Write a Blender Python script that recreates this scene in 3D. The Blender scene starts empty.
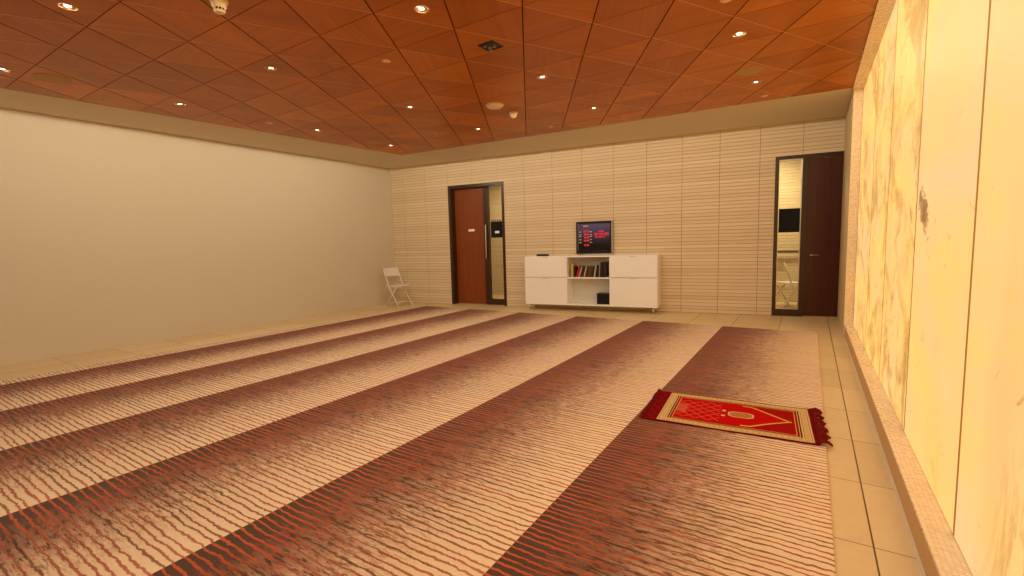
import bpy, bmesh, math, random
from mathutils import Vector, Matrix
random.seed(7)
C = bpy.context.scene.collection
PI = math.pi

# ------------------------------------------------------------------ geometry numbers (metres)
XL, XW, XO = -8.197, 0.40, 0.50         # left wall, right wall plane, face of the stone panels
YB0, TH = 7.711, 0.1362                 # back wall: y at the left corner, its turn away from square
YF = -3.4                               # wall behind the viewer
H = 3.10
ct, st = math.cos(TH), math.sin(TH)
def BW(t, off, z):                      # a point on the back wall: t along it, off out of it into the room
    return Vector((XL + t * ct + off * st, YB0 + t * st - off * ct, z))
TEND = (XW - XL) / ct
def yback(x): return YB0 + (x - XL) * math.tan(TH)

# ------------------------------------------------------------------ helpers
def obj(name, bm, mats, parent=None, smooth=False, loc=None):
    me = bpy.data.meshes.new(name)
    bmesh.ops.recalc_face_normals(bm, faces=bm.faces)
    bm.to_mesh(me); bm.free()
    if not isinstance(mats, (list, tuple)): mats = [mats]
    for m in mats: me.materials.append(m)
    if smooth:
        for p in me.polygons: p.use_smooth = True
    o = bpy.data.objects.new(name, me); C.objects.link(o)
    if parent: o.parent = parent
    if loc: o.location = loc
    return o
def thing(name, label, cat, loc=(0, 0, 0), rotz=0, group=None):
    o = bpy.data.objects.new(name, None); C.objects.link(o)
    o.empty_display_size = .05
    o.location = loc; o.rotation_euler = (0, 0, rotz)
    return tag(o, label, cat, group)
def tag(o, label, cat, group=None):
    o['label'] = label; o['category'] = cat
    if group: o['group'] = group
    return o
def struct(name, bm, mats, parent=None):
    o = obj(name, bm, mats, parent)
    if not parent: o['kind'] = 'structure'
    return o
def bx(bm, lo, hi, M=None, mi=0, bev=0.0):
    vs = [bm.verts.new((x, y, z)) for x in (lo[0], hi[0]) for y in (lo[1], hi[1]) for z in (lo[2], hi[2])]
    q = [(0, 1, 3, 2), (4, 6, 7, 5), (0, 4, 5, 1), (2, 3, 7, 6), (0, 2, 6, 4), (1, 5, 7, 3)]
    fs = [bm.faces.new([vs[i] for i in f]) for f in q]
    for f in fs: f.material_index = mi
    if bev:
        es = list({e for f in fs for e in f.edges})
        r = bmesh.ops.bevel(bm, geom=es, offset=bev, segments=2, affect='EDGES', profile=.6)
        vs = list({v for f in r['faces'] for v in f.verts} | {v for v in vs if v.is_valid})
        for f in r['faces']: f.material_index = mi
    if M is not None:
        for v in vs: v.co = M @ v.co
def box(*a, **k):
    bm = bmesh.new(); bx(bm, *a, **k); return bm
def bwbox(bm, t0, t1, o0, o1, z0, z1, mi=0):       # a box standing in back wall coordinates
    vs = [bm.verts.new(BW(t, o, z)) for t in (t0, t1) for o in (o0, o1) for z in (z0, z1)]
    for f in [(0, 1, 3, 2), (4, 6, 7, 5), (0, 4, 5, 1), (2, 3, 7, 6), (0, 2, 6, 4), (1, 5, 7, 3)]:
        bm.faces.new([vs[i] for i in f]).material_index = mi
def lathe(bm, prof, n=28, M=None, mi=0):
    rings = []
    for r, z in prof:
        if r < 1e-6: rings.append([bm.verts.new((0, 0, z))])
        else: rings.append([bm.verts.new((r * math.cos(2 * PI * i / n), r * math.sin(2 * PI * i / n), z)) for i in range(n)])
    for a, b in zip(rings, rings[1:]):
        for i in range(n):
            j = (i + 1) % n
            if len(a) == 1 and len(b) == 1: continue
            if len(a) == 1: f = bm.faces.new((a[0], b[j], b[i]))
            elif len(b) == 1: f = bm.faces.new((a[i], a[j], b[0]))
            else: f = bm.faces.new((a[i], a[j], b[j], b[i]))
            f.material_index = mi
    if M is not None:
        for R in rings:
            for v in R: v.co = M @ v.co
def tube(bm, pts, r, n=10, mi=0, closed=False):
    pts = [Vector(p) for p in pts]; rings = []
    up = Vector((0.137, 0.31, 0.94)).normalized()
    for i, p in enumerate(pts):
        a = pts[i - 1] if i else p
        b = pts[i + 1] if i < len(pts) - 1 else p
        d = (b - a).normalized()
        s = d.cross(up)
        if s.length < .05: s = d.cross(Vector((1, 0, 0)))
        s.normalize(); u = s.cross(d)
        rings.append([bm.verts.new(p + r * (math.cos(2 * PI * k / n) * s + math.sin(2 * PI * k / n) * u)) for k in range(n)])
    for a, b in zip(rings, rings[1:]):
        for k in range(n):
            bm.faces.new((a[k], a[(k + 1) % n], b[(k + 1) % n], b[k])).material_index = mi
    bm.faces.new(rings[0]).material_index = mi; bm.faces.new(rings[-1]).material_index = mi
def bend(pts, r=.04, n=5):               # round the corners of a polyline
    pts = [Vector(p) for p in pts]; out = [pts[0]]
    for a, b, c in zip(pts, pts[1:], pts[2:]):
        p = b + (a - b).normalized() * r; q = b + (c - b).normalized() * r
        for i in range(n + 1):
            t = i / n
            out.append((1 - t) ** 2 * p + 2 * t * (1 - t) * b + t * t * q)
    return out + [pts[-1]]

# ------------------------------------------------------------------ materials
class NT:
    def __init__(s, name):
        s.m = bpy.data.materials.new(name); s.m.use_nodes = True
        s.t = s.m.node_tree; s.b = s.t.nodes['Principled BSDF']; s.L = s.t.links
        s.out = s.t.nodes['Material Output']
    def n(s, k, **kw):
        nd = s.t.nodes.new(k)
        for a, v in kw.items(): setattr(nd, a, v)
        return nd
    def set(s, sock, v):
        if hasattr(v, 'is_output') or isinstance(v, bpy.types.NodeSocket): s.L.new(v, sock)
        elif v is not None: sock.default_value = v
    def math(s, op, a, b=None, c=None, clamp=False):
        nd = s.n('ShaderNodeMath', operation=op, use_clamp=clamp)
        s.set(nd.inputs[0], a)
        if b is not None: s.set(nd.inputs[1], b)
        if c is not None: s.set(nd.inputs[2], c)
        return nd.outputs[0]
    def coord(s): return s.n('ShaderNodeTexCoord').outputs['Object']
    def sep(s, v):
        nd = s.n('ShaderNodeSeparateXYZ'); s.L.new(v, nd.inputs[0]); return nd.outputs
    def comb(s, x, y, z=0.0):
        nd = s.n('ShaderNodeCombineXYZ')
        for i, v in enumerate((x, y, z)): s.set(nd.inputs[i], v)
        return nd.outputs[0]
    def noise(s, vec, scale, detail=2.0, rough=.5, dist=0.0):
        nd = s.n('ShaderNodeTexNoise'); s.set(nd.inputs['Vector'], vec)
        nd.inputs['Scale'].default_value = scale; nd.inputs['Detail'].default_value = detail
        nd.inputs['Roughness'].default_value = rough; nd.inputs['Distortion'].default_value = dist
        return nd.outputs['Fac']
    def white(s, v, dim='1D'):
        nd = s.n('ShaderNodeTexWhiteNoise', noise_dimensions=dim)
        s.set(nd.inputs['W' if dim == '1D' else 'Vector'], v); return nd.outputs['Value']
    def ramp(s, f, stops, interp='LINEAR'):
        nd = s.n('ShaderNodeValToRGB'); s.set(nd.inputs[0], f); cr = nd.color_ramp; cr.interpolation = interp
        while len(cr.elements) < len(stops): cr.elements.new(.5)
        for e, (p, c) in zip(cr.elements, stops):
            e.position = p; e.color = (*c, 1) if len(c) == 3 else c
        return nd.outputs[0]
    def mix(s, f, a, b, mode='MIX'):
        nd = s.n('ShaderNodeMix', data_type='RGBA', blend_type=mode)
        s.set(nd.inputs[0], f)
        for i, v in ((6, a), (7, b)):
            s.set(nd.inputs[i], (*v, 1) if isinstance(v, tuple) and len(v) == 3 else v)
        return nd.outputs[2]
    def smooth(s, x, a, b):
        nd = s.n('ShaderNodeMapRange', interpolation_type='SMOOTHSTEP')
        s.set(nd.inputs[0], x); nd.inputs[1].default_value = a; nd.inputs[2].default_value = b
        return nd.outputs[0]
    def bump(s, h, strength=.3, dist=.01):
        nd = s.n('ShaderNodeBump'); s.L.new(h, nd.inputs['Height'])
        nd.inputs['Strength'].default_value = strength; nd.inputs['Distance'].default_value = dist
        s.L.new(nd.outputs[0], s.b.inputs['Normal'])
    def fin(s, col=None, rough=.6, spec=.3, metal=0.0):
        if col is not None: s.set(s.b.inputs['Base Color'], (*col, 1) if isinstance(col, tuple) else col)
        s.set(s.b.inputs['Roughness'], rough); s.b.inputs['Specular IOR Level'].default_value = spec
        s.b.inputs['Metallic'].default_value = metal
        return s.m
def lin(r, g, b):
    f = lambda c: (c / 255 / 12.92) if c <= 10 else ((c / 255 + .055) / 1.055) ** 2.4
    return (f(r), f(g), f(b))
def plain(name, col, rough=.6, spec=.3, metal=0.0, var=.06, scale=9.0):
    t = NT(name); nz = t.noise(t.coord(), scale, 3)
    c = t.mix(nz, tuple(x * (1 - var) for x in col), tuple(min(1, x * (1 + var)) for x in col))
    return t.fin(c, rough, spec, metal)
def glow(name, col, strength):
    t = NT(name); t.fin((.02, .02, .02))
    t.b.inputs['Emission Color'].default_value = (*col, 1); t.b.inputs['Emission Strength'].default_value = strength
    return t.m

M_cream = plain('cream painted wall', lin(206, 196, 174), .55, .25, var=.015, scale=1.3)
M_border = plain('greige plaster border', lin(216, 206, 182), .8, .1, var=.02, scale=2)
M_dark = plain('dark void above ceiling', lin(24, 12, 6), .9, .05)
M_pier = plain('olive plaster', lin(196, 180, 142), .6, .2, var=.03)
M_black = plain('black plastic', lin(20, 18, 17), .4, .3)
M_blackmatte = plain('black matte card', lin(30, 32, 34), .75, .15)
M_steel = plain('brushed steel', (.62, .6, .57), .28, .5, 1.0, var=.05)
M_white = plain('white lacquer', lin(246, 246, 244), .45, .3, var=.015)
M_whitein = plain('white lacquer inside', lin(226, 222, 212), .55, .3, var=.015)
M_offwhite = plain('ivory plastic', lin(222, 200, 150), .5, .3, var=.02)
M_seatwhite = plain('white enamelled tube', lin(228, 225, 218), .35, .4, var=.02)

def wood_ceiling():
    t = NT('cherry veneer ceiling')
    ga = t.n('ShaderNodeAttribute', attribute_name='grain'); tn = t.n('ShaderNodeAttribute', attribute_name='tone')
    vr = t.n('ShaderNodeVectorRotate', rotation_type='Z_AXIS'); t.L.new(t.coord(), vr.inputs['Vector']); t.L.new(ga.outputs['Fac'], vr.inputs['Angle'])
    x, y, z = t.sep(vr.outputs[0])
    v = t.comb(t.math('MULTIPLY', x, 1.2), t.math('MULTIPLY', y, 22.0), t.math('MULTIPLY', tn.outputs['Fac'], 31.0))
    g = t.noise(v, 1.0, 5, .6, .4)
    v2 = t.comb(t.math('MULTIPLY', x, .8), t.math('MULTIPLY', y, 3.5), tn.outputs['Fac'])
    g2 = t.noise(v2, 1.0, 2)
    f = t.math('ADD', t.math('MULTIPLY', g, .45), t.math('ADD', t.math('MULTIPLY', tn.outputs['Fac'], .24), t.math('MULTIPLY', g2, .42)))
    c = t.ramp(f, [(.22, lin(148, 80, 7)), (.5, lin(176, 100, 9)), (.78, lin(206, 123, 14))])
    return t.fin(c, .42, .3)
M_wood = wood_ceiling()
M_edge = plain('veneer edge painted lit', lin(246, 206, 150), .5, .2)  # lit look of one seam direction, painted into the edge colour
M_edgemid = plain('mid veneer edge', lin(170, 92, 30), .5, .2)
M_edgeshade = plain('veneer edge painted shaded', lin(62, 24, 8), .7, .1)  # shade of the deep gaps, painted into the edge colour

def tile_mat():
    t = NT('beige floor tile'); x, y, z = t.sep(t.coord())
    fx = t.math('FRACT', t.math('ADD', t.math('DIVIDE', t.math('SUBTRACT', x, .265), .61), 100.0))
    fy = t.math('FRACT', t.math('ADD', t.math('DIVIDE', t.math('SUBTRACT', y, 2.355), .61), 100.0))
    ex = t.math('MINIMUM', fx, t.math('SUBTRACT', 1.0, fx)); ey = t.math('MINIMUM', fy, t.math('SUBTRACT', 1.0, fy))
    e = t.math('MINIMUM', ex, t.math('MULTIPLY', ey, 1.6))
    g = t.smooth(e, .0035, .0075)
    ix = t.math('FLOOR', t.math('ADD', t.math('DIVIDE', t.math('SUBTRACT', x, .265), .61), 100.0))
    iy = t.math('FLOOR', t.math('ADD', t.math('DIVIDE', t.math('SUBTRACT', y, 2.355), .61), 100.0))
    wn = t.white(t.comb(ix, iy), '3D')
    nz = t.noise(t.coord(), 14, 4, .6)
    base = t.ramp(t.math('ADD', t.math('MULTIPLY', nz, .6), t.math('MULTIPLY', wn, .4)), [(.2, lin(214, 190, 146)), (.8, lin(230, 208, 164))])
    c = t.mix(g, lin(84, 60, 36), base)
    t.bump(g, .25, .002)
    return t.fin(c, .38, .35)
M_tile = tile_mat()

def slat_mat(name, a, b):
    t = NT(name); x, y, z = t.sep(t.coord())
    # long axis runs along the wall, so the figure is drawn out along it
    along = t.math('ADD', t.math('MULTIPLY', x, ct), t.math('MULTIPLY', y, st))
    nz = t.noise(t.comb(t.math('MULTIPLY', along, 1.5), t.math('MULTIPLY', z, 60.0)), 1.0, 3, .6)
    row = t.white(t.math('FLOOR', t.math('DIVIDE', z, .06)))
    f = t.math('ADD', t.math('MULTIPLY', nz, .6), t.math('MULTIPLY', row, .4))
    return t.fin(t.ramp(f, [(.2, a), (.8, b)]), .55, .25)
M_slat = slat_mat('ribbed limestone tile', lin(214, 195, 162), lin(232, 217, 186))
M_groove = plain('tile groove', lin(150, 108, 66), .9, .05)

def mosaic_mat():
    t = NT('cream mosaic tile'); x, y, z = t.sep(t.coord())
    s = .018
    def edge(v):
        f = t.math('FRACT', t.math('ADD', t.math('DIVIDE', v, s), 1000.3))
        return t.math('MINIMUM', f, t.math('SUBTRACT', 1.0, f))
    nx, ny, nz_ = [t.math('ABSOLUTE', q) for q in t.sep(t.n('ShaderNodeNewGeometry').outputs['True Normal'])]
    e = t.math('MINIMUM', t.math('MINIMUM', t.math('ADD', edge(x), nx), t.math('ADD', edge(y), ny)), t.math('ADD', edge(z), nz_))
    g = t.smooth(e, .04, .1)
    fl = lambda v, n_: t.math('FLOOR', t.math('ADD', t.math('DIVIDE', t.math('MULTIPLY', v, t.math('SUBTRACT', 1.0, t.math('ROUND', n_))), s), 1000.3))
    wn = t.white(t.comb(fl(x, nx), fl(y, ny), fl(z, nz_)), '3D')
    c = t.mix(g, lin(222, 196, 158), t.ramp(wn, [(0, lin(236, 214, 180)), (1, lin(248, 232, 206))]))
    t.bump(g, .3, .002)
    return t.fin(c, t.math('ADD', t.math('MULTIPLY', wn, .3), .15), .5)
M_mosaic = mosaic_mat()

def onyx_mat():
    t = NT('backlit onyx'); x, y, z = t.sep(t.coord())
    rnd = t.n('ShaderNodeObjectInfo').outputs['Random']
    off = t.math('MULTIPLY', rnd, 40.0)
    v = t.comb(t.math('ADD', t.math('MULTIPLY', y, .42), off), t.math('MULTIPLY', z, .62), off)
    cloud = t.noise(v, 1.3, 4, .5, 1.6)
    body = t.ramp(cloud, [(.30, (1.3, .70, .17)), (.44, (1.2, .62, .17)), (.57, (1.05, .61, .22)), (.72, (.93, .60, .30))])
    # long thin veins that run up the sheet
    v2 = t.comb(t.math('ADD', t.math('MULTIPLY', y, .7), off), t.math('MULTIPLY', z, .5), 3.3)
    vn = t.noise(v2, 1.3, 6, .62, 2.2)
    vein = t.math('SUBTRACT', 1.0, t.smooth(t.math('ABSOLUTE', t.math('SUBTRACT', vn, .5)), .0, .03))
    gate = t.smooth(t.noise(t.comb(t.math('ADD', y, off), t.math('MULTIPLY', z, .5), 9.0), .9, 2), .52, .66)
    vein = t.math('MULTIPLY', t.math('MULTIPLY', vein, gate), .75)
    c = t.mix(vein, body, (.42, .19, .03))
    # small brown inclusions
    sp = t.noise(t.comb(t.math('ADD', t.math('MULTIPLY', y, 3.2), off), t.math('MULTIPLY', z, 4.0), 1.0), 1.3, 6, .7, 1.0)
    spot = t.math('MULTIPLY', t.smooth(sp, .63, .72), .8)
    c = t.mix(spot, c, (.22, .08, .01))
    gy = t.math('DIVIDE', t.math('SUBTRACT', y, 3.25), .19); gz = t.math('DIVIDE', t.math('SUBTRACT', t.math('ADD', z, t.math('MULTIPLY', y, -.5)), -.205), .13)
    blob = t.math('SUBTRACT', 1.0, t.math('ADD', t.math('MULTIPLY', gy, gy), t.math('MULTIPLY', gz, gz)), clamp=True)
    sn = t.noise(t.comb(t.math('MULTIPLY', y, 9.0), t.math('MULTIPLY', z, 14.0), 7.0), 1.0, 5, .7, 1.0)
    c = t.mix(t.math('MULTIPLY', t.smooth(t.math('ADD', t.math('MULTIPLY', blob, .32), t.math('MULTIPLY', sn, .8)), .50, .62), t.math('MULTIPLY', t.smooth(blob, .0, .2), .9)), c, (.20, .06, .01))
    mo = t.noise(t.comb(t.math('ADD', t.math('MULTIPLY', y, 1.1), off), t.math('MULTIPLY', z, 1.6), 13.0), 1.3, 5, .62, .8)
    far = t.smooth(y, 3.45, 3.47)
    c = t.mix(t.math('MULTIPLY', t.smooth(mo, .46, .64), t.math('ADD', .32, t.math('MULTIPLY', far, .5))), c, t.mix(far, (.80, .55, .27), (.60, .32, .07)))
    st = t.noise(t.comb(t.math('MULTIPLY', y, 3.2), t.math('MULTIPLY', z, 1.5), 23.0), 1.2, 6, .68, 1.0)
    c = t.mix(t.math('MULTIPLY', t.math('MULTIPLY', t.smooth(st, .55, .66), far), .7), c, (.46, .22, .04))
    # ochre flush along one side of the sheet
    c = t.mix(t.math('MULTIPLY', t.smooth(t.noise(t.comb(t.math('ADD', t.math('MULTIPLY', y, 1.6), off), t.math('MULTIPLY', z, .3), 5.0), 1.0, 3), .55, .75), .35), c, (.80, .42, .08))
    t.L.new(c, t.b.inputs['Emission Color']); t.b.inputs['Emission Strength'].default_value = ONYX
    t.fin(t.mix(.5, c, (.8, .7, .5)), .5, .08)
    t.b.inputs['Base Color'].default_value = (.16, .12, .06, 1)
    for l in list(t.b.inputs['Base Color'].links): t.L.remove(l)
    return t.m
ONYX = .95
M_onyx = onyx_mat()
M_joint = plain('sawn stone edge', lin(150, 118, 56), .7, .1)

XR, PER, XB, DC = 0.1223, 1.1769, -7.158, 7.372
def carpet_mat():
    t = NT('striped prayer carpet'); x, y, z = t.sep(t.coord())
    u0 = t.math('ADD', t.math('DIVIDE', t.math('SUBTRACT', x, XR), PER), 20.0)
    u = t.math('FRACT', u0); row = t.math('FLOOR', u0)
    # threads: run across the rows, jittering
    wob = t.noise(t.comb(t.math('MULTIPLY', x, 7.0), t.math('MULTIPLY', y, 9.0)), 1.0, 3, .65)
    wob2 = t.noise(t.comb(t.math('MULTIPLY', x, 30.0), t.math('MULTIPLY', y, 5.0), 4.0), 1.0, 2, .6)
    yy = t.math('ADD', y, t.math('ADD', t.math('MULTIPLY', t.math('SUBTRACT', wob, .5), .034), t.math('MULTIPLY', t.math('SUBTRACT', wob2, .5), .016)))
    k = t.math('DIVIDE', yy, .039); cell = t.math('FLOOR', k); f = t.math('FRACT', k)
    rnd = t.white(t.math('ADD', cell, t.math('MULTIPLY', row, 17.3)))
    rnd2 = t.white(t.math('ADD', t.math('MULTIPLY', cell, 1.37), t.math('ADD', row, 300.0)))
    ctr = t.math('ADD', .35, t.math('MULTIPLY', rnd, .3))
    d = t.math('ABSOLUTE', t.math('SUBTRACT', f, ctr))
    brk = t.noise(t.comb(t.math('MULTIPLY', x, 9.0), t.math('MULTIPLY', cell, 3.7), row), 1.0, 3, .7)
    wid = t.math('ADD', .03, t.math('MULTIPLY', brk, .22))
    thr = t.math('SUBTRACT', 1.0, t.smooth(t.math('SUBTRACT', d, wid), -.06, .06))
    # ground: dark at the left edge of each row, cream at its right edge
    mott = t.noise(t.comb(t.math('MULTIPLY', x, 5.0), t.math('MULTIPLY', y, 16.0), 2.0), 1.0, 5, .7)
    big = t.noise(t.coord(), 1.1, 2)
    uu = t.math('ADD', u, t.math('ADD', t.math('MULTIPLY', t.math('SUBTRACT', mott, .5), .5), t.math('MULTIPLY', t.math('SUBTRACT', big, .5), .22)))
    grain = t.noise(t.coord(), 260, 2, .7)
    uu = t.math('ADD', uu, t.math('MULTIPLY', t.math('SUBTRACT', grain, .5), .3))
    # keep hard row edges: clamp near the ends by the true u
    uu = t.math('MINIMUM', t.math('ADD', u, .32), t.math('MAXIMUM', uu, t.math('SUBTRACT', u, .22)))
    ground = t.ramp(uu, [(.0, lin(84, 62, 54)), (.14, lin(92, 68, 58)), (.28, lin(132, 100, 84)), (.43, lin(182, 148, 124)), (.64, lin(232, 206, 172)), (1.0, lin(246, 224, 190))])
    tcol = t.ramp(u, [(.0, lin(204, 98, 56)), (.26, lin(190, 88, 52)), (.4, lin(150, 64, 42)), (.62, lin(150, 60, 38)), (.8, lin(160, 64, 40)), (1.0, lin(186, 86, 54))])
    tdark = t.ramp(u, [(.0, lin(198, 96, 56)), (.2, lin(180, 80, 48)), (.3, lin(70, 30, 22)), (.55, lin(84, 34, 24)), (1.0, lin(146, 58, 38))])
    tcol = t.mix(t.math('GREATER_THAN', rnd2, .6), tcol, tdark)
    # short orange flecks in the middle of the row
    fl = t.noise(t.comb(t.math('MULTIPLY', x, 15.0), t.math('MULTIPLY', y, 75.0), 8.0), 1.0, 4, .75)
    mid = t.math('MULTIPLY', t.smooth(u, .06, .24), t.math('SUBTRACT', 1.0, t.smooth(u, .45, .85)))
    ground = t.mix(t.math('MULTIPLY', t.math('MULTIPLY', t.smooth(fl, .50, .60), mid), .7), ground, lin(188, 92, 58))
    fl2 = t.noise(t.comb(t.math('MULTIPLY', x, 11.0), t.math('MULTIPLY', y, 62.0), 18.0), 1.0, 4, .75)
    ground = t.mix(t.math('MULTIPLY', t.math('MULTIPLY', t.smooth(fl2, .52, .60), mid), .85), ground, lin(64, 36, 28))
    gate = t.ramp(u, [(.0, (1, 1, 1)), (.22, (.9, .9, .9)), (.42, (.6, .6, .6)), (.62, (.85, .85, .85)), (1, (.85, .85, .85))])
    c = t.mix(t.math('MULTIPLY', thr, gate), ground, tcol)
    c = t.mix(t.math('MULTIPLY', t.math('SUBTRACT', grain, .3), .45), c, (.03, .015, .01), 'MIX')
    t.bump(t.math('ADD', grain, t.math('MULTIPLY', thr, .6)), .5, .004)
    m = t.fin(c, .95, .1)
    t.b.inputs['Sheen Weight'].default_value = .12
    return m
M_carpet = carpet_mat()

def door_wood(name, a, b, rough):
    t = NT(name); x, y, z = t.sep(t.coord())
    g = t.noise(t.comb(t.math('MULTIPLY', x, 26.0), t.math('MULTIPLY', y, 26.0), t.math('MULTIPLY', z, 1.3)), 1.0, 4, .6, .3)
    return t.fin(t.ramp(g, [(.25, a), (.75, b)]), rough, .45)
M_doorL = door_wood('orange brown door veneer', lin(118, 54, 12), lin(142, 68, 18), .4)
M_doorR = door_wood('dark mahogany door veneer', lin(62, 28, 20), lin(84, 38, 26), .22)
M_frame = door_wood('dark brown door frame', lin(50, 30, 20), lin(66, 40, 26), .3)
def glass_mat():
    t = NT('clear glass'); tr = t.n('ShaderNodeBsdfTransparent'); gl = t.n('ShaderNodeBsdfGlossy'); mx = t.n('ShaderNodeMixShader')
    gl.inputs['Roughness'].default_value = .02; tr.inputs['Color'].default_value = (.93, .94, .92, 1)
    fr = t.n('ShaderNodeFresnel'); fr.inputs['IOR'].default_value = 1.45
    t.L.new(fr.outputs[0], mx.inputs[0]); t.L.new(tr.outputs[0], mx.inputs[1]); t.L.new(gl.outputs[0], mx.inputs[2])
    t.L.new(mx.outputs[0], t.out.inputs['Surface']); return t.m
M_glass = glass_mat()

# ------------------------------------------------------------------ the room
struct('floor', box((XL - .2, YF - .1, -.08), (2.2, 11.6, 0.0)), M_tile)
struct('wall_left', box((XL - .15, YF, 0), (XL, YB0 + .02, H + .1)), M_cream)
bm = bmesh.new()
bx(bm, (XL - .15, YF - .15, 0), (-3.0, YF, H + .1)); bx(bm, (-1.0, YF - .15, 0), (XO + .75, YF, H + .1)); bx(bm, (-3.0, YF - .15, 2.4), (-1.0, YF, H + .1))
struct('wall_front', bm, M_cream)
bm = bmesh.new()
for a_, b_ in ((-3.0, -2.94), (-2.03, -1.97), (-1.06, -1.0)): bx(bm, (a_, YF - .12, 0), (b_, YF - .04, 2.34))
bx(bm, (-3.0, YF - .12, 2.34), (-1.0, YF - .04, 2.4)); bx(bm, (-2.94, YF - .11, 0), (-2.03, YF - .05, .08)); bx(bm, (-1.97, YF - .11, 0), (-1.06, YF - .05, .08))
d3 = struct('door_3_added', bm, M_frame)  # unseen glass door, added to account for cool light on the near carpet
obj('added_door_glass', box((-2.94, YF - .084, .08), (-1.06, YF - .076, 2.34)), M_glass, d3)
al = bpy.data.lights.new('daylight at the glass door', 'AREA'); al.energy = 100; al.color = (.86, .93, 1.0); al.shape = 'RECTANGLE'; al.size = 1.8; al.size_y = 2.2  # added fill lamp for the carpet near the camera
o = bpy.data.objects.new('added_daylight', al); C.objects.link(o); o.location = (-2.0, YF - .25, 1.25); o.rotation_euler = (PI / 2 - .3, 0, PI)

# back wall: ribbed tiles, 0.6 m panels of 60 mm ribs, with the two door openings left out
LD = (1.54, 2.89, 2.58); RD = (7.76, 8.72, 2.58)
bm = bmesh.new()
seams = [0.0] + [.3457 + .5994 * k for k in range(0, 15)]
seams = [s for s in seams if s < TEND - .05] + [TEND + .02]
def minus(a, b, cuts):
    iv = [(a, b)]
    for c0, c1 in cuts:
        nx = []
        for p, q in iv:
            if c1 <= p or c0 >= q: nx.append((p, q)); continue
            if c0 > p + .004: nx.append((p, c0))
            if c1 < q - .004: nx.append((c1, q))
        iv = nx
    return iv
nrow = 52
for r in range(nrow):
    z0 = r * .06; z1 = min(z0 + .06, H)
    cuts = [(LD[0], LD[1]), (RD[0], RD[1])] if z0 < 2.575 else []
    for a, b in zip(seams, seams[1:]):
        for p, q in minus(a + .003, b - .003, cuts):
            prof = [(.006, z0 + .0045), (.013, z0 + .005), (.0148, z0 + .014), (.013, z1 - .001), (.006, z1)]
            A = [bm.verts.new(BW(p, o, z)) for o, z in prof]; B = [bm.verts.new(BW(q, o, z)) for o, z in prof]
            for i in range(4): bm.faces.new((A[i], A[i + 1], B[i + 1], B[i]))
            bm.faces.new(A); bm.faces.new(B)
for a, b in minus(-.02, TEND + .03, [(LD[0], LD[1]), (RD[0], RD[1])]): bwbox(bm, a, b, -.2, .0065, 0, 2.58, 1)
bwbox(bm, -.02, TEND + .03, -.2, .0065, 2.58, H + .1, 1)
struct('wall_back', bm, [M_slat, M_groove])

# right wall: pier at the far end, stub behind the viewer, back of the niche
YJ, YN = 7.30, -2.9
bm = bmesh.new()
x0, x1 = XW, XO + .25
ys = yback(x0) + .02, yback(x1) + .02
vs = [bm.verts.new(p) for p in [(x0, YJ + .012, 0), (x1, YJ + .012, 0), (x1, ys[1], 0), (x0, ys[0], 0), (x0, YJ + .012, H + .1), (x1, YJ + .012, H + .1), (x1, ys[1], H + .1), (x0, ys[0], H + .1)]]
for f in [(0, 1, 2, 3), (4, 5, 6, 7), (0, 1, 5, 4), (1, 2, 6, 5), (2, 3, 7, 6), (3, 0, 4, 7)]: bm.faces.new([vs[i] for i in f])
bx(bm, (XW, YF, 0), (XO + .25, YN, H + .1))
bx(bm, (XO + .10, YN, 0), (XO + .25, YJ + .012, H + .1))
struct('wall_right', bm, M_pier)
bm = bmesh.new()
bx(bm, (XW, YJ, 0), (XO + .10, YJ + .012, 3.09))                    # jamb
bx(bm, (XW + .010, YN, .135), (XO + .10, YJ, .150))                 # sill
bx(bm, (.386, YN, 3.085), (XO + .10, YJ + .012, 3.20))              # lintel
struct('trim_2', bm, M_mosaic)
struct('trim_4', box((XW + .012, YN, 0.0), (XO + .10, YJ, .135)), plain('tan plinth', lin(196, 160, 112), .6, .2, var=.03))
struct('trim_3', box((XW + .002, YN, 0), (XW + .013, YJ, .009)), M_border)

# ceiling: wooden triangles on a 60 degree grid inside a plain border
PHI, HL = .0078, .5712
cA, cD = -.5825, -1.4897
def nrm(ang): return Vector((math.sin(ang), -math.cos(ang)))
nA, nD = nrm(PHI + 2 * PI / 3), nrm(PHI)
nB = nA + nD; cB = cA + cD
def isect(n1, c1, n2, c2):
    det = n1.x * n2.y - n1.y * n2.x
    return Vector(((c1 * n2.y - c2 * n1.y) / det, (n1.x * c2 - n2.x * c1) / det))
WOOD = [Vector((-7.66, YF + .15)), Vector((.386, YF + .15)), Vector((.386, 7.247)), Vector((-6.83, 6.755))]
def clip(poly, region):
    for a, b in zip(region, region[1:] + region[:1]):
        e = b - a; out = []
        for p, q in zip(poly, poly[1:] + poly[:1]):
            sp = e.x * (p.y - a.y) - e.y * (p.x - a.x); sq = e.x * (q.y - a.y) - e.y * (q.x - a.x)
            if sp >= 0: out.append(p)
            if sp * sq < 0: out.append(p + (q - p) * (sp / (sp - sq)))
        poly = out
        if len(poly) < 3: return []
    return poly
bm = bmesh.new()
lg = bm.faces.layers.float.new('grain'); lt = bm.faces.layers.float.new('tone')
gA, gD, gB = .009, .007, .005
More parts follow.
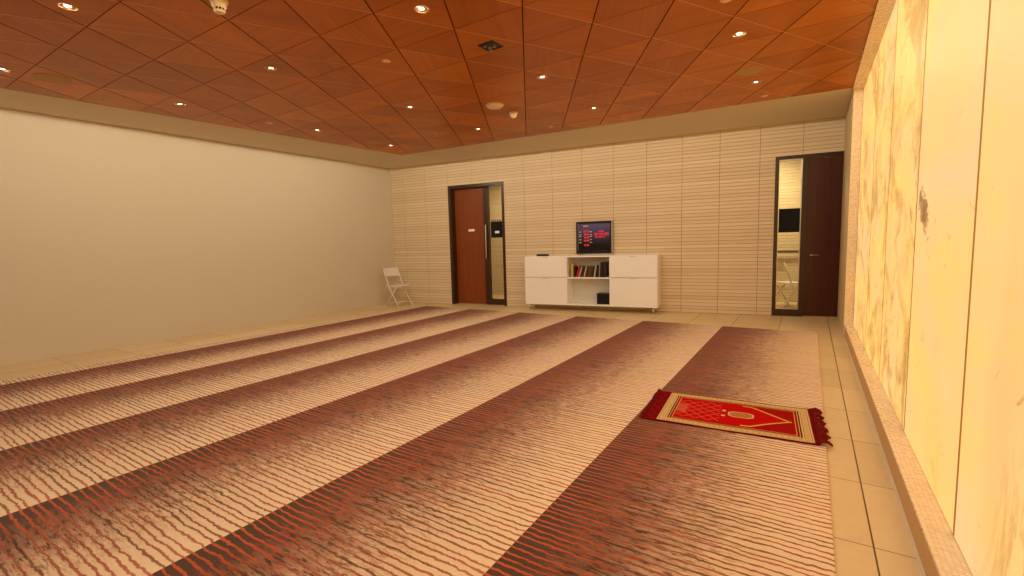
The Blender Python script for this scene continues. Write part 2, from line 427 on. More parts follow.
for i in range(-14, 22):
    for j in range(-16, 12):
        for up in (0, 1):
            a = (nA, cA + (i + up) * HL + (gA / 2 if not up else -gA / 2))
            d = (nD, cD + (j + up) * HL + (gD / 2 if not up else -gD / 2))
            b = (nB, cB + (i + j + 1) * HL - (gB / 2 if not up else -gB / 2))
            tri = [isect(*a, *d), isect(*d, *b), isect(*b, *a)]
            if (tri[1] - tri[0]).cross(tri[2] - tri[0]) < 0: tri = tri[::-1]
            poly = clip(tri, WOOD)
            if len(poly) < 3: continue
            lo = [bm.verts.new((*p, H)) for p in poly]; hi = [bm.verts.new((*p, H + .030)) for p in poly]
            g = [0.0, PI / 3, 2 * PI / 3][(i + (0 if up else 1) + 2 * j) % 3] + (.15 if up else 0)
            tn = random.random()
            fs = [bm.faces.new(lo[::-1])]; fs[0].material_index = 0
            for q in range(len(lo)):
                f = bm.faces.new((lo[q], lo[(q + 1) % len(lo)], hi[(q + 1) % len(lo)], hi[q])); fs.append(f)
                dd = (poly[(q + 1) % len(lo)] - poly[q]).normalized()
                f.material_index = 1 if abs(dd.dot(nB)) < .05 else (2 if abs(dd.dot(nA)) < .05 else 4)  # seam direction picks the painted-lit
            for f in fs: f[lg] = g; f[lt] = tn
bx(bm, (XL - .1, YF, H + .034), (XO + .2, 9.4, H + .1), mi=3)
struct('ceiling', bm, [M_wood, M_edge, M_edgeshade, M_dark, M_edgemid])
bm = bmesh.new()
outer = [Vector((XL, YF)), Vector((XO + .05, YF)), Vector((XO + .05, yback(XO + .05) + .05)), Vector((XL, YB0 + .02))]
for k in range(4):
    a, b = WOOD[k], WOOD[(k + 1) % 4]; p, q = outer[k], outer[(k + 1) % 4]
    if k == 1: continue
    lo = [bm.verts.new((*v, H - .004)) for v in (a, b, q, p)]; hi = [bm.verts.new((*v, H + .02)) for v in (a, b, q, p)]
    bm.faces.new(lo); bm.faces.new(hi)
    for s in range(4): bm.faces.new((lo[s], lo[(s + 1) % 4], hi[(s + 1) % 4], hi[s]))
struct('trim_1', bm, M_border)

# corridor behind the doors
bm = bmesh.new()
for r in range(52):
    bwbox(bm, -.5, 10.6, -1.95, -1.9, r * .06 + .005, r * .06 + .06, 0)
bwbox(bm, -.5, 10.6, -2.1, -1.95, 0, H + .1, 1)
struct('wall_corridor', bm, [M_slat, M_groove])
bm = bmesh.new()
bwbox(bm, -.6, -.45, -2.1, -.2, 0, H); bwbox(bm, 10.5, 10.65, -2.1, -.2, 0, H); bwbox(bm, 5.0, 5.12, -1.9, -.2, 0, 2.9)
struct('wall_end', bm, M_cream)
bm = bmesh.new(); bwbox(bm, -.6, 10.6, -2.1, -.2, 2.9, 2.96)
struct('ceiling_corridor', bm, M_cream)

# ------------------------------------------------------------------ doors
def bwobj(name, boxes, mat, parent=None, bev=0):
    bm = bmesh.new()
    for b in boxes: bwbox(bm, *b)
    if bev: bmesh.ops.bevel(bm, geom=list(bm.edges), offset=bev, segments=2, affect='EDGES')
    return obj(name, bm, mat, parent)
t0, t1, zt = LD
d1 = bwobj('door_1', [(t0, t0 + .07, -.2, .022, 0, zt), (t1 - .06, t1, -.2, .022, 0, zt), (t0 + .07, t1 - .06, -.2, .022, zt - .065, zt),
                      (2.335, 2.445, -.19, -.1, 0, zt - .065), (2.445, t1 - .06, -.19, -.1, 0, .12)], M_frame)
d1['kind'] = 'structure'
lf = bwobj('door_leaf', [(t0 + .075, 2.33, -.18, -.13, .008, zt - .07)], M_doorL, d1)
bwobj('sidelight_glass', [(2.445, t1 - .06, -.152, -.146, .12, zt - .065)], M_glass, d1)
bm = bmesh.new()
tube(bm, bend([BW(2.40, -.1, 1.72), BW(2.40, -.05, 1.72), BW(2.40, -.05, 1.0), BW(2.40, -.1, 1.0)], .02), .013)
obj('pull_handle', bm, M_steel, d1, True)['label'] = 'upright steel pull bar'
bwobj('door_sign', [(1.94, 2.09, -.13, -.126, 1.59, 1.64)], M_white, lf)['label'] = 'small white sign plate'
nb = bwobj('notice_box', [(2.50, 2.765, -.146, -.10, 1.44, 1.78)], M_blackmatte, d1, .004)
nb['label'] = 'black notice box with a small white label'
bwobj('notice_label', [(2.60, 2.70, -.10, -.098, 1.53, 1.58)], M_white, nb)
bwobj('notice_clip', [(2.52 + .06 * i, 2.545 + .06 * i, -.146, -.12, 1.79, 1.815) for i in range(4)], M_black, nb)

t0, t1, zt = RD
d2 = bwobj('door_2', [(t0, t0 + .055, -.16, .022, 0, zt), (t0 + .055, TEND + .02, -.16, .022, zt - .05, zt), (8.14, 8.205, -.15, .018, 0, zt - .05),
                      (t0 + .055, 8.14, -.15, .01, 0, .11)], M_frame)
d2['kind'] = 'structure'
bwobj('sidelight_glass', [(t0 + .055, 8.14, -.045, -.039, .11, zt - .05)], M_glass, d2)
bm = bmesh.new()
for a, b, c, d in [(t0 + .055, t0 + .067, .11, zt - .05), (8.128, 8.14, .11, zt - .05), (t0 + .067, 8.128, zt - .062, zt - .05), (t0 + .067, 8.128, .11, .122)]:
    bwbox(bm, a, b, -.06, -.02, c, d)
obj('glazing_bead', bm, M_steel, d2)
lf = bwobj('door_leaf', [(8.21, TEND + .02, -.08, -.03, .008, zt - .055)], M_doorR, d2)
bm = bmesh.new()
Mh = Matrix.Translation(BW(8.285, -.03, .995)) @ Matrix.Rotation(TH, 4, 'Z') @ Matrix.Rotation(PI / 2, 4, 'X')
lathe(bm, [(0, 0), (.027, 0), (.027, .008), (.012, .012), (.012, .05), (0, .05)], 20, Mh)
tube(bm, [BW(8.285, .016, .995), BW(8.33, .018, .995), BW(8.41, .014, .993)], .009)
obj('lever_handle', bm, M_steel, lf, True)['label'] = 'steel lever handle'
bwobj('notice_board', [(7.832, 8.128, -.039, -.028, 1.368, 1.752)], M_blackmatte, d2)['label'] = 'black rectangular board on the glass strip'

# ------------------------------------------------------------------ stone panels of the glowing wall
edges = [-2.9, -1.17, 0.0, 1.17, 2.325, 3.455, 4.64, 5.79, 7.3]
lab = {7: 'glowing yellow onyx wall panel at the far jamb, beside the dark door',
       6: 'backlit onyx wall panel with brown streaks, second from the far jamb',
       5: 'glowing onyx wall panel with the dark brown splash, third from the far jamb',
       4: 'backlit cream yellow onyx wall panel, between the splashed panel and the nearest cloudy one',
       3: 'nearest backlit onyx wall panel with pale cloudy patches, at the right edge of the photo'}
bm = bmesh.new()
for e_ in edges[1:-1]: bx(bm, (XO - .0006, e_ - .0105, .152), (XO + .03, e_ + .0105, 3.084))
struct('trim_5', bm, plain('olive joint filler', lin(196, 160, 92), .8, .05))
for k in range(8):
    o = obj('onyx_panel', box((XO, edges[k] + .011, .152), (XO + .025, edges[k + 1] - .011, 3.084)), [M_onyx, M_joint])
    for p_ in o.data.polygons: p_.material_index = 0 if p_.normal.x < -.9 else 1
    tag(o, lab.get(k, 'backlit onyx wall panel beside and behind the viewer, past the right edge'), 'wall panel', 'backlit onyx panels of the right wall')

# ------------------------------------------------------------------ carpet
tag(obj('carpet', box((XB, YF + .05, 0.0), (XR, DC, .010), bev=.003), M_carpet),
    'wall to wall prayer carpet with dark and cream rows and orange thread lines', 'carpet')

# ------------------------------------------------------------------ prayer rug
RL, RWD = 1.092, .688
RA = math.radians(4.0)
ro = thing('prayer_rug', 'small red prayer rug with cream border lying across the striped carpet', 'rug', (-1.0, 3.274, .0115), RA)
def rug_color(u, v):
    red, dk, cream, gold = lin(176, 12, 10), lin(92, 10, 12), lin(222, 196, 140), lin(226, 186, 96)
    w = RWD; vd = min(v, w - v)
    U0, U1 = .100, 1.068
    n = math.sin(u * 91.7 + v * 57.3) * .5 + .5
    if u < U0 or u > U1 or vd < .016:
        return tuple(c * (.8 + .3 * n) for c in (lin(128, 12, 14)))
    e = min(u - U0, U1 - u, vd - .016)
    if e < .062:
        s = (v if min(u - U0, U1 - u) < vd - .016 else u)
        if abs(e - .031) < .011 and (int(s / .017) % 2 == 0): return lin(200, 168, 110)
        if abs(e - .012) < .002 or abs(e - .05) < .002: return lin(176, 128, 70)
        return cream
    if e < .070: return dk
    if e < .076: return cream
    if e < .088: return lin(150, 18, 16)
    if e < .094: return gold
    # field
    cx, cv = u, v - w / 2
    U2, U3 = U0 + .094, U1 - .094
    hw = w / 2 - .016 - .094
    # pointed arch towards the right end
    s0, s1 = .70, .945
    if cx > s0 - .06:
        lim = hw * .86 if cx < s0 else max(0, hw * .86 * (1 - (cx - s0) / (s1 - s0)))
        if abs(abs(cv) - lim) < (.007 if cx < s0 else .010) and cx < s1 + .01: return gold
        if abs(cv) > lim + .01: return lin(164, 18, 18)
    # medallion
    mx, ml, mw = .635, .085, .062
    q = abs(cx - mx) / ml; r = abs(cv) / mw
    if q < 1 and r < 1 and q + r < 1.55:
        if q + r > 1.3 or q > .88 or r > .82: return cream
        return lin(206, 160, 84) if (int(cx / .016) + int((cv + 1) / .016)) % 2 else lin(170, 60, 44)
    if abs(cx - (mx - .115)) < .012 and abs(abs(cv) - .055) < .016: return cream
    if cx < .50:
        if cx < U2 + .07 and abs(cv) < .10 and (int(cx / .009) + int((cv + 1) / .009)) % 2: return lin(214, 120, 96)
        a = (cx * 1.0 + cv * .9) / .085; b = (cx * 1.0 - cv * .9) / .085
        fa, fb = abs(a - round(a)), abs(b - round(b))
        if min(fa, fb) < .055 and abs(cv) < hw * .8: return lin(216, 96, 74)
    if abs(hw - abs(cv)) < .012: return lin(150, 14, 16)
    return lin(196, 12, 10)
def rug_h(u, v): return .0015 * math.sin(u * 9 + v * 4) + .001 * math.sin(v * 23 + u * 3) + .006 * max(0, (u - 1.0) / .1) * (0.5 + .5 * math.sin(v * 17 + .6))
bm = bmesh.new(); cl = bm.loops.layers.float_color.new('pattern')
nu, nv = 232, 138
g = [[bm.verts.new((RL * i / nu, RWD * j / nv, .006 + rug_h(RL * i / nu, RWD * j / nv))) for j in range(nv + 1)] for i in range(nu + 1)]
for i in range(nu):
    for j in range(nv):
        f = bm.faces.new((g[i][j], g[i + 1][j], g[i + 1][j + 1], g[i][j + 1]))
        c = rug_color(RL * (i + .5) / nu, RWD * (j + .5) / nv)
        for l in f.loops: l[cl] = (*c, 1)
loop = [g[i][0] for i in range(nu + 1)] + [g[nu][j] for j in range(1, nv + 1)] + [g[i][nv] for i in range(nu - 1, -1, -1)] + [g[0][j] for j in range(nv - 1, 0, -1)]
lowv = [bm.verts.new((v.co.x, v.co.y, 0.0005)) for v in loop]
for k in range(len(loop)):
    f = bm.faces.new((loop[k], lowv[k], lowv[(k + 1) % len(loop)], loop[(k + 1) % len(loop)]))
    for l in f.loops: l[cl] = (*lin(110, 10, 12), 1)
t = NT('red woven rug pile'); at = t.n('ShaderNodeAttribute', attribute_name='pattern')
nz = t.noise(t.coord(), 220, 2); t.bump(nz, .5, .003)
M_rug = t.fin(t.mix(t.math('MULTIPLY', nz, .3), at.outputs['Color'], (.04, .0, .0)), .9, .03)
rb = obj('rug_pile', bm, M_rug, ro, True)
M_fringe = plain('dark red tassel yarn', lin(116, 12, 14), .8, .15, var=.25, scale=60)
def fringe(side):
    bm = bmesh.new(); n = 64
    for k in range(n):
        v = RWD * (k + .5) / n; x = RL - .004 if side > 0 else .004
        w = .5 + .5 * math.sin(k * .55 + (1 if side > 0 else 3)); jx = random.uniform(-.008, .008)
        L = ((.046 + .018 * w) if side > 0 else .018) + random.uniform(0, .010)
        hh = .010 + .014 * w * (side > 0) + random.uniform(0, .006)
        p = [(x, v, .0075), (x + side * L * .35, v + jx * .4, .006 + hh), (x + side * L * .75, v + jx, .004 + hh * .7), (x + side * L, v + jx * 1.6, .0075)]
        tube(bm, bend(p, .01, 2), .0048 + .0012 * random.random(), 6)
    return obj('fringe', bm, M_fringe, ro, True)
fringe(1); fringe(-1)

# ------------------------------------------------------------------ sideboard with books
def bwthing(name, label, cat, t, off, z=0.0, group=None): return thing(name, label, cat, BW(t, off, z), TH, group)
SW, SD, SZ0, SZ1 = 2.50, .385, .115, 1.045
sb = bwthing('sideboard', 'long white low cabinet on short legs under the red digital clock', 'cabinet', 3.49, .02)
# local: x along the wall, -y out of it
def lb(name, boxes, mat, parent, bev=.003):
    bm = bmesh.new()
    for lo, hi in boxes: bx(bm, lo, hi, bev=bev)
    return obj(name, bm, mat, parent)
xa, xb = .86, 1.655
T = .025
zm = .645
lb('carcass', [((0, -SD, SZ1 - T), (SW, 0, SZ1)), ((0, -SD, SZ0), (SW, 0, SZ0 + T)), ((0, -SD, SZ0 + T), (T, 0, SZ1 - T)), ((SW - T, -SD, SZ0 + T), (SW, 0, SZ1 - T)),
               ((xa - T, -SD, SZ0 + T), (xa, 0, SZ1 - T)), ((xb, -SD, SZ0 + T), (xb + T, 0, SZ1 - T))], M_white, sb, .002)
lb('back_panel', [((T, -.015, SZ0 + T), (SW - T, -.003, SZ1 - T))], M_whitein, sb, 0)
lb('shelf', [((xa, -SD + .01, zm - T), (xb, -.016, zm))], M_white, sb)
for a, b in ((.004, xa - .006), (xb + .006, SW - .004)):
    for z0, z1 in ((SZ0 + .004, zm - .004), (zm + .004, SZ1 - .004)):
        d = lb('door_panel', [((a, -SD - .02, z0), (b, -SD - .001, z1))], M_white, sb, .003)
        xh = b - .05 if a < 1 else b - .05
        lb('finger_pull', [(((a + b) / 2 - .06, -SD - .026, z1 - .02), ((a + b) / 2 + .06, -SD - .019, z1 - .012))], M_steel, d, .002)
for x in (.08, SW - .08):
    for y in (-SD + .05, -.06):
        bm = bmesh.new(); lathe(bm, [(0, 0), (.016, 0), (.024, SZ0), (0, SZ0)], 14, Matrix.Translation((x, y, 0)))
        obj('leg', bm, M_steel, sb, True)
# books: (thickness, height, depth, lean in degrees, colour, what)
BK = [(.045, .25, .19, 0, (196, 160, 40), 'upright yellow book at the left end of the shelf row'),
      (.035, .20, .18, 0, (26, 22, 20), 'short black book between the yellow book and the leaning red book'),
      (.040, .22, .18, 17, (170, 24, 30), 'red book leaning right on the cabinet shelf'),
      (.022, .20, .17, 17, (196, 176, 146), 'thin pale book leaning against the red book'),
      (.050, .21, .18, 14, (46, 44, 26), 'dark olive book leaning right, after the thin pale book'),
      (.018, .20, .17, 14, (206, 186, 150), 'thin cream book between the olive book and the brown books'),
      (.048, .205, .18, 11, (74, 46, 22), 'left of the two brown leaning books in mid shelf'),
      (.052, .205, .18, 11, (88, 58, 26), 'right of the two brown leaning books in mid shelf'),
      (.030, .205, .18, 10, (36, 46, 28), 'dark green book leaning after the brown books'),
      (.026, .21, .17, 9, (188, 172, 140), 'pale book leaning between the dark green and black books'),
      (.040, .22, .18, 6, (34, 28, 24), 'black book leaning slightly, after the pale book'),
      (.020, .24, .18, 3, (150, 138, 112), 'thin grey book before the two tall dark ones'),
      (.050, .275, .20, 2, (30, 24, 20), 'tall dark book, left of the pair at the shelf right end'),
      (.048, .28, .20, 0, (44, 32, 24), 'tall dark brown book against the right side of the shelf')]
M_paper = plain('book pages', lin(214, 200, 166), .8, .1)
x = xa + .05
BK = [(w * 1.1, h, d, ang * 1.1, col, what) for w, h, d, ang, col, what in BK]
for k, (w, h, d, ang, col, what) in enumerate(BK):
    a = math.radians(ang)
    px = x + (0 if ang == 0 else 0)
    root = thing('book', what, 'book', BW(3.49 + px, .02 + .13, zm + .001 + (0)), TH, 'books on the open shelf of the white cabinet')
    R = Matrix.Rotation(a, 4, 'Y')
    m = plain('book cover %d' % k, lin(*col), .55, .3)
    bm = bmesh.new()
    bx(bm, (0, -d, 0), (.003, 0, h), R); bx(bm, (w - .003, -d, 0), (w, 0, h), R); bx(bm, (.003, -d, 0), (w - .003, -d + .004, h), R)
    lo = min((v.co.z for v in bm.verts)); bm2 = bmesh.new(); bx(bm2, (.0032, -d + .0045, .003), (w - .0032, -.003, h - .004), R)
    for b_ in (bm, bm2):
        for v in b_.verts: v.co.z -= lo
    obj('cover', bm, m, root); obj('pages', bm2, M_paper, root)
    nxt = BK[k + 1][3] if k + 1 < len(BK) else 0
    x += w / math.cos(a) + .0015 + (.075 if (ang == 0 and nxt > 5) else 0) * 0
    if ang > nxt: x += (math.tan(a) - math.tan(math.radians(nxt))) * h * .98
# dark object in the lower open bay and a flat dark box on the top
o = bwthing('storage_box', 'small dark box standing in the lower open bay of the white cabinet', 'box', 3.49 + 1.40, .02 + .08, SZ0 + T + .002)
lb('box_body', [((0, -.22, .0), (.23, 0, .17))], M_black, o, .006)
lb('box_lid', [((-.006, -.226, .17), (.236, .006, .195))], M_black, o, .005)
o = bwthing('tissue_box', 'small dark flat box on top of the white cabinet, at its left', 'box', 3.49 + .18, .12, SZ1)
lb('box_body', [((0, -.12, 0), (.22, 0, .035))], M_black, o, .005)
lb('slot_rim', [((.06, -.08, .035), (.16, -.04, .039))], M_steel, o, .001)

# ------------------------------------------------------------------ digital clock on the wall
CW, CH = .70, .605
ck = bwthing('wall_clock', 'framed digital prayer clock with red numerals on the ribbed wall', 'clock', 4.43, .016, 1.078)
F = .042
lb('frame', [((0, -.05, 0), (CW, 0, .052)), ((0, -.05, CH - F), (CW, 0, CH)), ((0, -.05, .052), (F, 0, CH - F)), ((CW - F, -.05, .052), (CW, 0, CH - F))], M_black, ck, .004)
lb('frame_edge', [((CW - .018, -.053, .004), (CW + .003, -.046, CH - .004))], M_steel, ck, .001)
lb('frame_edge', [((F - .006, -.052, .06), (F, -.046, CH - F))], M_steel, ck, .001)
t = NT('clock face'); x_, y_, z_ = t.sep(t.coord())
nz = t.noise(t.coord(), 3.5, 2)
c = t.ramp(t.math('ADD', z_, t.math('MULTIPLY', nz, .1)), [(.22, lin(20, 17, 22)), (.38, lin(66, 62, 88)), (.58, lin(98, 92, 146))])
t.fin(c, .18, .4); M_face = t.m
sc = lb('screen', [((F, -.032, .052), (CW - F, -.02, CH - F))], M_face, ck, 0)
M_red = glow('red numerals', (1.0, .025, .06), 1.0)
M_lab = plain('white clock lettering', lin(215, 210, 206), .6, .2)
SEG = {'0': 'abcdef', '1': 'bc', '2': 'abged', '3': 'abgcd', '4': 'fgbc', '5': 'afgcd', '6': 'afgedc', '7': 'abc', '8': 'abcdefg', '9': 'abcdfg'}
def seg_text(bm, s, x, z, w, h, gap, th):
    for chx in s:
        if chx == ':':
            for q in (.3, .7): bx(bm, (x, -.0355, z + h * q - th / 2), (x + th, -.032, z + h * q + th / 2))
            x += th + gap; continue
        P = {'a': (0, h - th, w, h), 'g': (0, h / 2 - th / 2, w, h / 2 + th / 2), 'd': (0, 0, w, th), 'f': (0, h / 2, th, h), 'b': (w - th, h / 2, w, h), 'e': (0, 0, th, h / 2), 'c': (w - th, 0, w, h / 2)}
        for q in SEG[chx]:
            a, b, c_, d = P[q]; bx(bm, (x + a, -.0355, z + b), (x + c_, -.032, z + d))
        x += w + gap
def cz(py): return CH * (540 - py) / 440
def cx(px): return CW * (px - 80) / 520
for k, (tx, py) in enumerate([('05:12', 248), ('12:24', 290), ('15:38', 332), ('18:05', 374), ('19:35', 436)]):
    bm = bmesh.new(); seg_text(bm, tx, cx(188), cz(py), .0185, .034, .006, .0065)
    obj('prayer_time', bm, M_red, ck)['label'] = 'row of red numerals'
for tx, px, py, w_, h_, g_, th_ in (('2404', 405, 248, .018, .028, .007, .006), ('12:45:20', 325, 294, .034, .046, .010, .009), ('16:08:44', 342, 326, .022, .028, .009, .006)):
    bm = bmesh.new(); seg_text(bm, tx, cx(px), cz(py), w_, h_, g_, th_)
    obj('time_digits', bm, M_red, ck)['label'] = 'red numerals'
for py in (245, 284, 308, 352, 392):
    for px in (120, 276):
        bm = bmesh.new(); bx(bm, (cx(px), -.0345, cz(py)), (cx(px + 32), -.032, cz(py) + .012)); obj('row_label', bm, M_lab, ck)
bm = bmesh.new(); bx(bm, (cx(182), -.0345, cz(166)), (cx(256), -.032, cz(166) + .014)); obj('title_line', bm, M_lab, ck)
bm = bmesh.new()
lathe(bm, [(0, .004), (.022, .004), (.024, 0), (0, 0)], 20, Matrix.Translation((cx(150), -.032, cz(176))) @ Matrix.Rotation(PI / 2, 4, 'X'))
obj('emblem', bm, plain('dull red emblem', lin(150, 20, 30), .5, .2), ck)
# pale paper strip between the clock and the cabinet
tag(obj('paper_strip', (lambda b: (bwbox(b, 4.56, 5.10, .0165, .019, 1.046, 1.074), b)[1])(bmesh.new()), M_white),
    'pale strip of card between the clock and the cabinet top', 'card')

# ------------------------------------------------------------------ folding chairs
def folding_chair(label, loc, rz, group=None):
    ch = thing('folding_chair', label, 'chair', loc, rz, group)
    # faces +x, width along y
    W = .215
    for s in (-1, 1):
        bm = bmesh.new(); tube(bm, [(-.20, s * W, .84), (-.12, s * W, .62), (.0, s * W, .34), (.20, s * W, .012)], .0125); 
        l = obj('front_leg', bm, M_seatwhite, ch, True)
        bm = bmesh.new(); lathe(bm, [(0, 0), (.017, 0), (.016, .03), (0, .03)], 12, Matrix.Translation((.203, s * W, 0))); obj('foot_cap', bm, M_seatwhite, l)
        bm = bmesh.new(); tube(bm, [(.13, s * (W - .03), .43), (-.02, s * (W - .03), .24), (-.22, s * (W - .03), .012)], .0115)
        l = obj('rear_leg', bm, M_seatwhite, ch, True)
        bm = bmesh.new(); lathe(bm, [(0, 0), (.016, 0), (.015, .03), (0, .03)], 12, Matrix.Translation((-.223, s * (W - .03), 0))); obj('foot_cap', bm, M_seatwhite, l)
    bm = bmesh.new()
    n = 10; rows = []
    for i in range(n + 1):
        yv = -W + 2 * W * i / n; dx = -.03 * (1 - (2 * i / n - 1) ** 2)
        rows.append([bm.verts.new((-.205 + dx, yv, .84)), bm.verts.new((-.148 + dx, yv, .66)), bm.verts.new((-.138 + dx, yv, .66)), bm.verts.new((-.195 + dx, yv, .84))])
    for a, b in zip(rows, rows[1:]):
        for q in range(4): bm.faces.new((a[q], a[(q + 1) % 4], b[(q + 1) % 4], b[q]))
    bm.faces.new(rows[0]); bm.faces.new(rows[-1])
    obj('backrest', bm, M_seatwhite, ch)
    bm = bmesh.new(); bx(bm, (-.17, -W + .02, .435), (.22, W - .02, .462), bev=.011); obj('seat', bm, M_seatwhite, ch)
    for x_, z_ in ((-.155, .075), (.13, .12)):
        pass
    bm = bmesh.new(); tube(bm, [(.145, -W, .10), (.145, W, .10)], .009); obj('stretcher', bm, M_seatwhite, ch, True)
    bm = bmesh.new(); tube(bm, [(-.16, -W + .03, .078), (-.16, W - .03, .078)], .009); obj('stretcher', bm, M_seatwhite, ch, True)
    return ch
folding_chair('white metal folding chair standing in the corner left of the orange door', (-7.63, 7.22, 0), .05)
folding_chair('white metal folding chair seen through the glass strip of the dark door', tuple(BW(8.08, -1.15, 0)), TH + .5)
bm = bmesh.new()
tube(bm, [BW(6.4, -1.82, 1.0), BW(9.6, -1.82, 1.0)], .022)
for t_ in (6.5, 7.5, 8.5, 9.5): tube(bm, [BW(t_, -1.82, 1.0), BW(t_, -1.82, .95), BW(t_, -1.9, .95)], .01)
tag(obj('handrail', bm, M_frame, None, True), 'dark handrail on the tiled wall behind the glass strip of the dark door', 'handrail')

# ------------------------------------------------------------------ things in the ceiling
M_lamp = glow('lamp glow', (1.0, .86, .62), 9.0)
M_trim = plain('brass lamp ring', lin(196, 150, 92), .35, .4)
M_refl = plain('lamp reflector', (.75, .68, .55), .2, .5, .9)
SPOT, SPC = 30.0, (1.0, .85, .62)
def make_downlight(loc, label, group):
    r = thing('downlight', label, 'ceiling light', loc, 0, group)
    bm = bmesh.new(); lathe(bm, [(.046, .008), (.047, -.002), (.054, -.004), (.058, -.001), (.058, .008)], 32); obj('trim_ring', bm, M_trim, r, True)
    bm = bmesh.new(); lathe(bm, [(.046, -.001), (.040, .010), (.036, .0125)], 32); obj('reflector', bm, M_refl, r, True)
    bm = bmesh.new(); lathe(bm, [(.036, .010), (.030, .004), (.015, .001), (0, .0)], 32); obj('lamp', bm, M_lamp, r, True)
    return r
def dup(root, loc, label, group):
    r = root.copy(); C.objects.link(r); r.location = loc; r['label'] = label; r['group'] = group
    for chd in list(root.children):
        if chd.type != 'MESH': continue
        c = chd.copy(); C.objects.link(c); c.parent = r
    return r
DL = [(-6.54, 1.29, 'ceiling downlight cut by the left edge of the photo'),
      (-4.55, 1.27, 'recessed ceiling downlight nearest the top left corner of the photo'),
      (-2.53, 2.775, 'recessed downlight at the top middle, left of the black ceiling opening'),
      (-4.53, 2.763, 'recessed downlight between the conical detector and the left wall, in mid ceiling'),
      (-6.47, 2.755, 'recessed downlight close to the left wall, second along it from the viewer'),
      (-6.34, 4.527, 'recessed downlight close to the left wall, third along it from the viewer'),
      (-4.40, 4.533, 'recessed downlight in line between the corner speaker and the round grille detector'),
      (-6.33, 5.99, 'small far downlight in the ceiling corner beside the corner speaker grille'),
      (-2.50, 4.61, 'recessed downlight behind the black ceiling opening, right of the flat detector'),
      (-4.41, 6.01, 'far downlight above the orange door, near the back edge of the wood'),
      (-2.51, 6.07, 'far downlight above the digital clock, near the back edge of the wood'),
      (-.582, 4.725, 'bright downlight nearest the glowing wall, in front of the right speaker grille'),
      (-.583, 6.263, 'downlight just behind the right round speaker grille')]
proto = None
sites = []
for x_, y_, l in DL:
    g_ = 'recessed downlights in the wooden ceiling'
    if proto is None: proto = make_downlight((x_, y_, H - .002), l, g_)
    else: dup(proto, (x_, y_, H - .002), l, g_)
    sites.append((x_, y_))
for x_, y_ in [(-.58, 2.9), (-2.5, 1.2), (-.58, 1.2), (-2.5, -.5), (-.58, -.5), (-2.5, -2.2), (-.58, -2.2)]:  # unseen downlights, added to light the front of the carpet
    dup(proto, (x_, y_, H - .002), 'added recessed downlight overhead or behind the viewer, past the top of the photo', 'added downlights past the top edge of the photo')
    sites.append((x_, y_))
sp = bpy.data.lights.new('downlight beam', 'SPOT'); sp.energy = SPOT; sp.color = SPC; sp.spot_size = math.radians(180); sp.spot_blend = .01; sp.shadow_soft_size = .04
for x_, y_ in sites:
    o = bpy.data.objects.new('downlight_beam', sp); C.objects.link(o); o.location = (x_, y_, H - .02)

M_grille = plain('speaker grille', lin(186, 152, 104), .7, .15, var=.08, scale=140)
def speaker(loc, label):
    r = thing('ceiling_speaker', label, 'speaker', loc, 0, 'round speaker grilles in the wooden ceiling')
    bm = bmesh.new(); lathe(bm, [(.128, .004), (.130, -.006), (.142, -.006), (.146, .004)], 40); obj('rim', bm, M_grille, r, True)
    bm = bmesh.new(); lathe(bm, [(.129, -.002), (.10, -.006), (.0, -.008)], 40); obj('grille', bm, M_grille, r, True)
speaker((-6.50, 1.63, H), 'round beige ceiling speaker grille at the left wall near the viewer')
speaker((-6.336, 5.62, H), 'round beige ceiling speaker grille in the far left ceiling corner')
speaker((-.60, 5.817, H), 'round beige ceiling speaker grille near the glowing right wall')
r = thing('smoke_detector', 'flat round beige detector on the ceiling, in front of a small dome', 'detector', (-3.485, 5.13, H))
bm = bmesh.new(); lathe(bm, [(0, -.038), (.085, -.036), (.105, -.022), (.108, 0), (0, 0)], 36); obj('detector_body', bm, M_offwhite, r, True)
bm = bmesh.new(); lathe(bm, [(.106, -.012), (.118, -.008), (.118, .0)], 36); obj('base_ring', bm, M_offwhite, r, True)
r = thing('dome_detector', 'small beige dome hanging from the ceiling beside the flat detector', 'detector', (-3.47, 5.56, H))
bm = bmesh.new(); lathe(bm, [(0, 0), (.062, 0), (.062, -.022), (.05, -.03)], 28); obj('base_ring', bm, M_offwhite, r, True)
bm = bmesh.new(); lathe(bm, [(.048, -.028), (.042, -.055), (.025, -.078), (0, -.085)], 28); obj('dome', bm, M_offwhite, r, True)
r = thing('cone_detector', 'pale conical smoke detector with dark slots at the top edge of the photo', 'detector', (-3.60, 1.84, H))
bm = bmesh.new(); lathe(bm, [(0, 0), (.062, 0), (.060, -.02), (.05, -.028)], 32); obj('base_ring', bm, M_offwhite, r, True)
bm = bmesh.new(); lathe(bm, [(.050, -.026), (.046, -.05), (.037, -.062)], 32)
obj('detector_body', bm, M_offwhite, r, True)
bm = bmesh.new(); lathe(bm, [(.034, -.060), (.034, -.078)], 24); obj('slot_ring', bm, M_black, r, True)
bm = bmesh.new()
for k in range(10): bx(bm, (.031, -.003, -.079), (.038, .003, -.060), Matrix.Rotation(2 * PI * k / 10, 4, 'Z'))
lathe(bm, [(.038, -.077), (.03, -.09), (0, -.094), ], 28)
obj('cage', bm, M_offwhite, r)
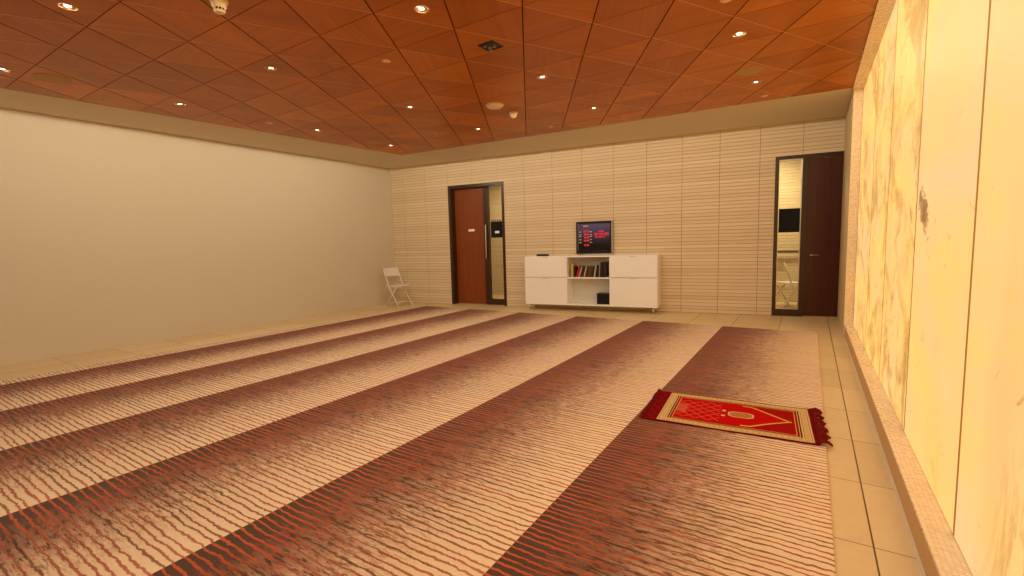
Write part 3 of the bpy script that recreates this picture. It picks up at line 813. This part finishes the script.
# black ceiling opening with its lamp gear
r = thing('ceiling_opening', 'open black square recess with metal gear in the wooden ceiling', 'ceiling fixture', (-2.49, 3.625, H), math.radians(-3))
a = .085
bm = bmesh.new()
for lo, hi in [((-a, -a, -.004), (a, -a + .012, .013)), ((-a, a - .012, -.004), (a, a, .013)), ((-a, -a + .012, -.004), (-a + .012, a - .012, .013)), ((a - .012, -a + .012, -.004), (a, a - .012, .013))]: bx(bm, lo, hi)
bx(bm, (-a, -a, -.0015), (a, a, .0135)); obj('recess', bm, M_black, r)
bm = bmesh.new()
for k, (x_, y_) in enumerate([(-.04, -.03), (-.01, .02), (.03, -.02), (.045, .035)]):
    bx(bm, (x_ - .014, y_ - .01, -.010 - .003 * k), (x_ + .014, y_ + .012, -.0015), Matrix.Rotation(.5 * k, 4, 'Z'))
obj('lamp_gear', bm, M_steel, r)
def cap(loc, label):
    r = thing('sprinkler_cap', label, 'sprinkler', loc, 0, 'concealed sprinkler caps')
    bm = bmesh.new(); lathe(bm, [(0, -.006), (.036, -.005), (.04, 0), (0, 0)], 24); obj('cap_disc', bm, M_edge, r, True)
    bm = bmesh.new(); lathe(bm, [(.040, -.002), (.045, -.002), (.045, .0)], 24); obj('rim', bm, M_offwhite, r, True)
cap((-3.50, 3.31, H), 'small sprinkler cap left of the black ceiling opening')
cap((-6.49, 3.88, H), 'small sprinkler cap close to the left wall side of the ceiling')
cap((-.543, 6.93, H), 'small sprinkler cap at the back right edge of the ceiling')
cap((-3.44, 6.60, H), 'small sprinkler cap at the back edge, above and left of the clock')
cap((-.588, 4.01, H), 'small sprinkler cap at the top edge of the photo near the bright wall')

# corridor lamps: flat panels on its ceiling
M_panel = glow('corridor lamp diffuser', (1.0, .80, .45), 3.0)
for t_, e_, l in ((7.6, 62.0, 'corridor ceiling lamp behind the dark door'), (2.6, 40.0, 'corridor ceiling lamp behind the orange door')):
    r = thing('corridor_lamp', l, 'ceiling light', BW(t_, -1.0, 2.9), TH)
    lb('lamp_frame', [((-.31, -.16, -.03), (.31, .16, 0))], M_trim, r, .004)
    lb('diffuser', [((-.29, -.14, -.034), (.29, .14, -.029))], M_panel, r, 0)
    al = bpy.data.lights.new('corridor light', 'AREA'); al.energy = e_; al.color = (1, .78, .42); al.shape = 'RECTANGLE'; al.size = .56; al.size_y = .26
    o = bpy.data.objects.new('corridor_light', al); C.objects.link(o); o.location = BW(t_, -1.0, 2.86); o.rotation_euler = (0, 0, TH)

# ------------------------------------------------------------------ world, camera, view
w = bpy.data.worlds.new('World'); bpy.context.scene.world = w; w.use_nodes = True
w.node_tree.nodes['Background'].inputs[0].default_value = (.6, .6, .65, 1); w.node_tree.nodes['Background'].inputs[1].default_value = .15
cam = bpy.data.cameras.new('camera'); co = bpy.data.objects.new('camera', cam); C.objects.link(co)
cam.sensor_width = 36.0; cam.lens = 464.06 / 1024 * 36; cam.clip_start = .02
r_ = Vector((.84240647, .53816705, -.02697359)); u_ = Vector((-.02953639, .09610132, .99493323)); f_ = Vector((-.53803248, .83734149, -.09685189))
co.matrix_world = Matrix(((r_.x, u_.x, -f_.x, 0), (r_.y, u_.y, -f_.y, 0), (r_.z, u_.z, -f_.z, 1.32), (0, 0, 0, 1)))
S = bpy.context.scene; S.camera = co
S.view_settings.view_transform = 'Standard'; S.view_settings.look = 'None'; S.view_settings.gamma = 1.0; S.view_settings.use_curve_mapping = False
S.view_settings.exposure = 0.0
S.cycles.max_bounces = 10; S.cycles.diffuse_bounces = 5
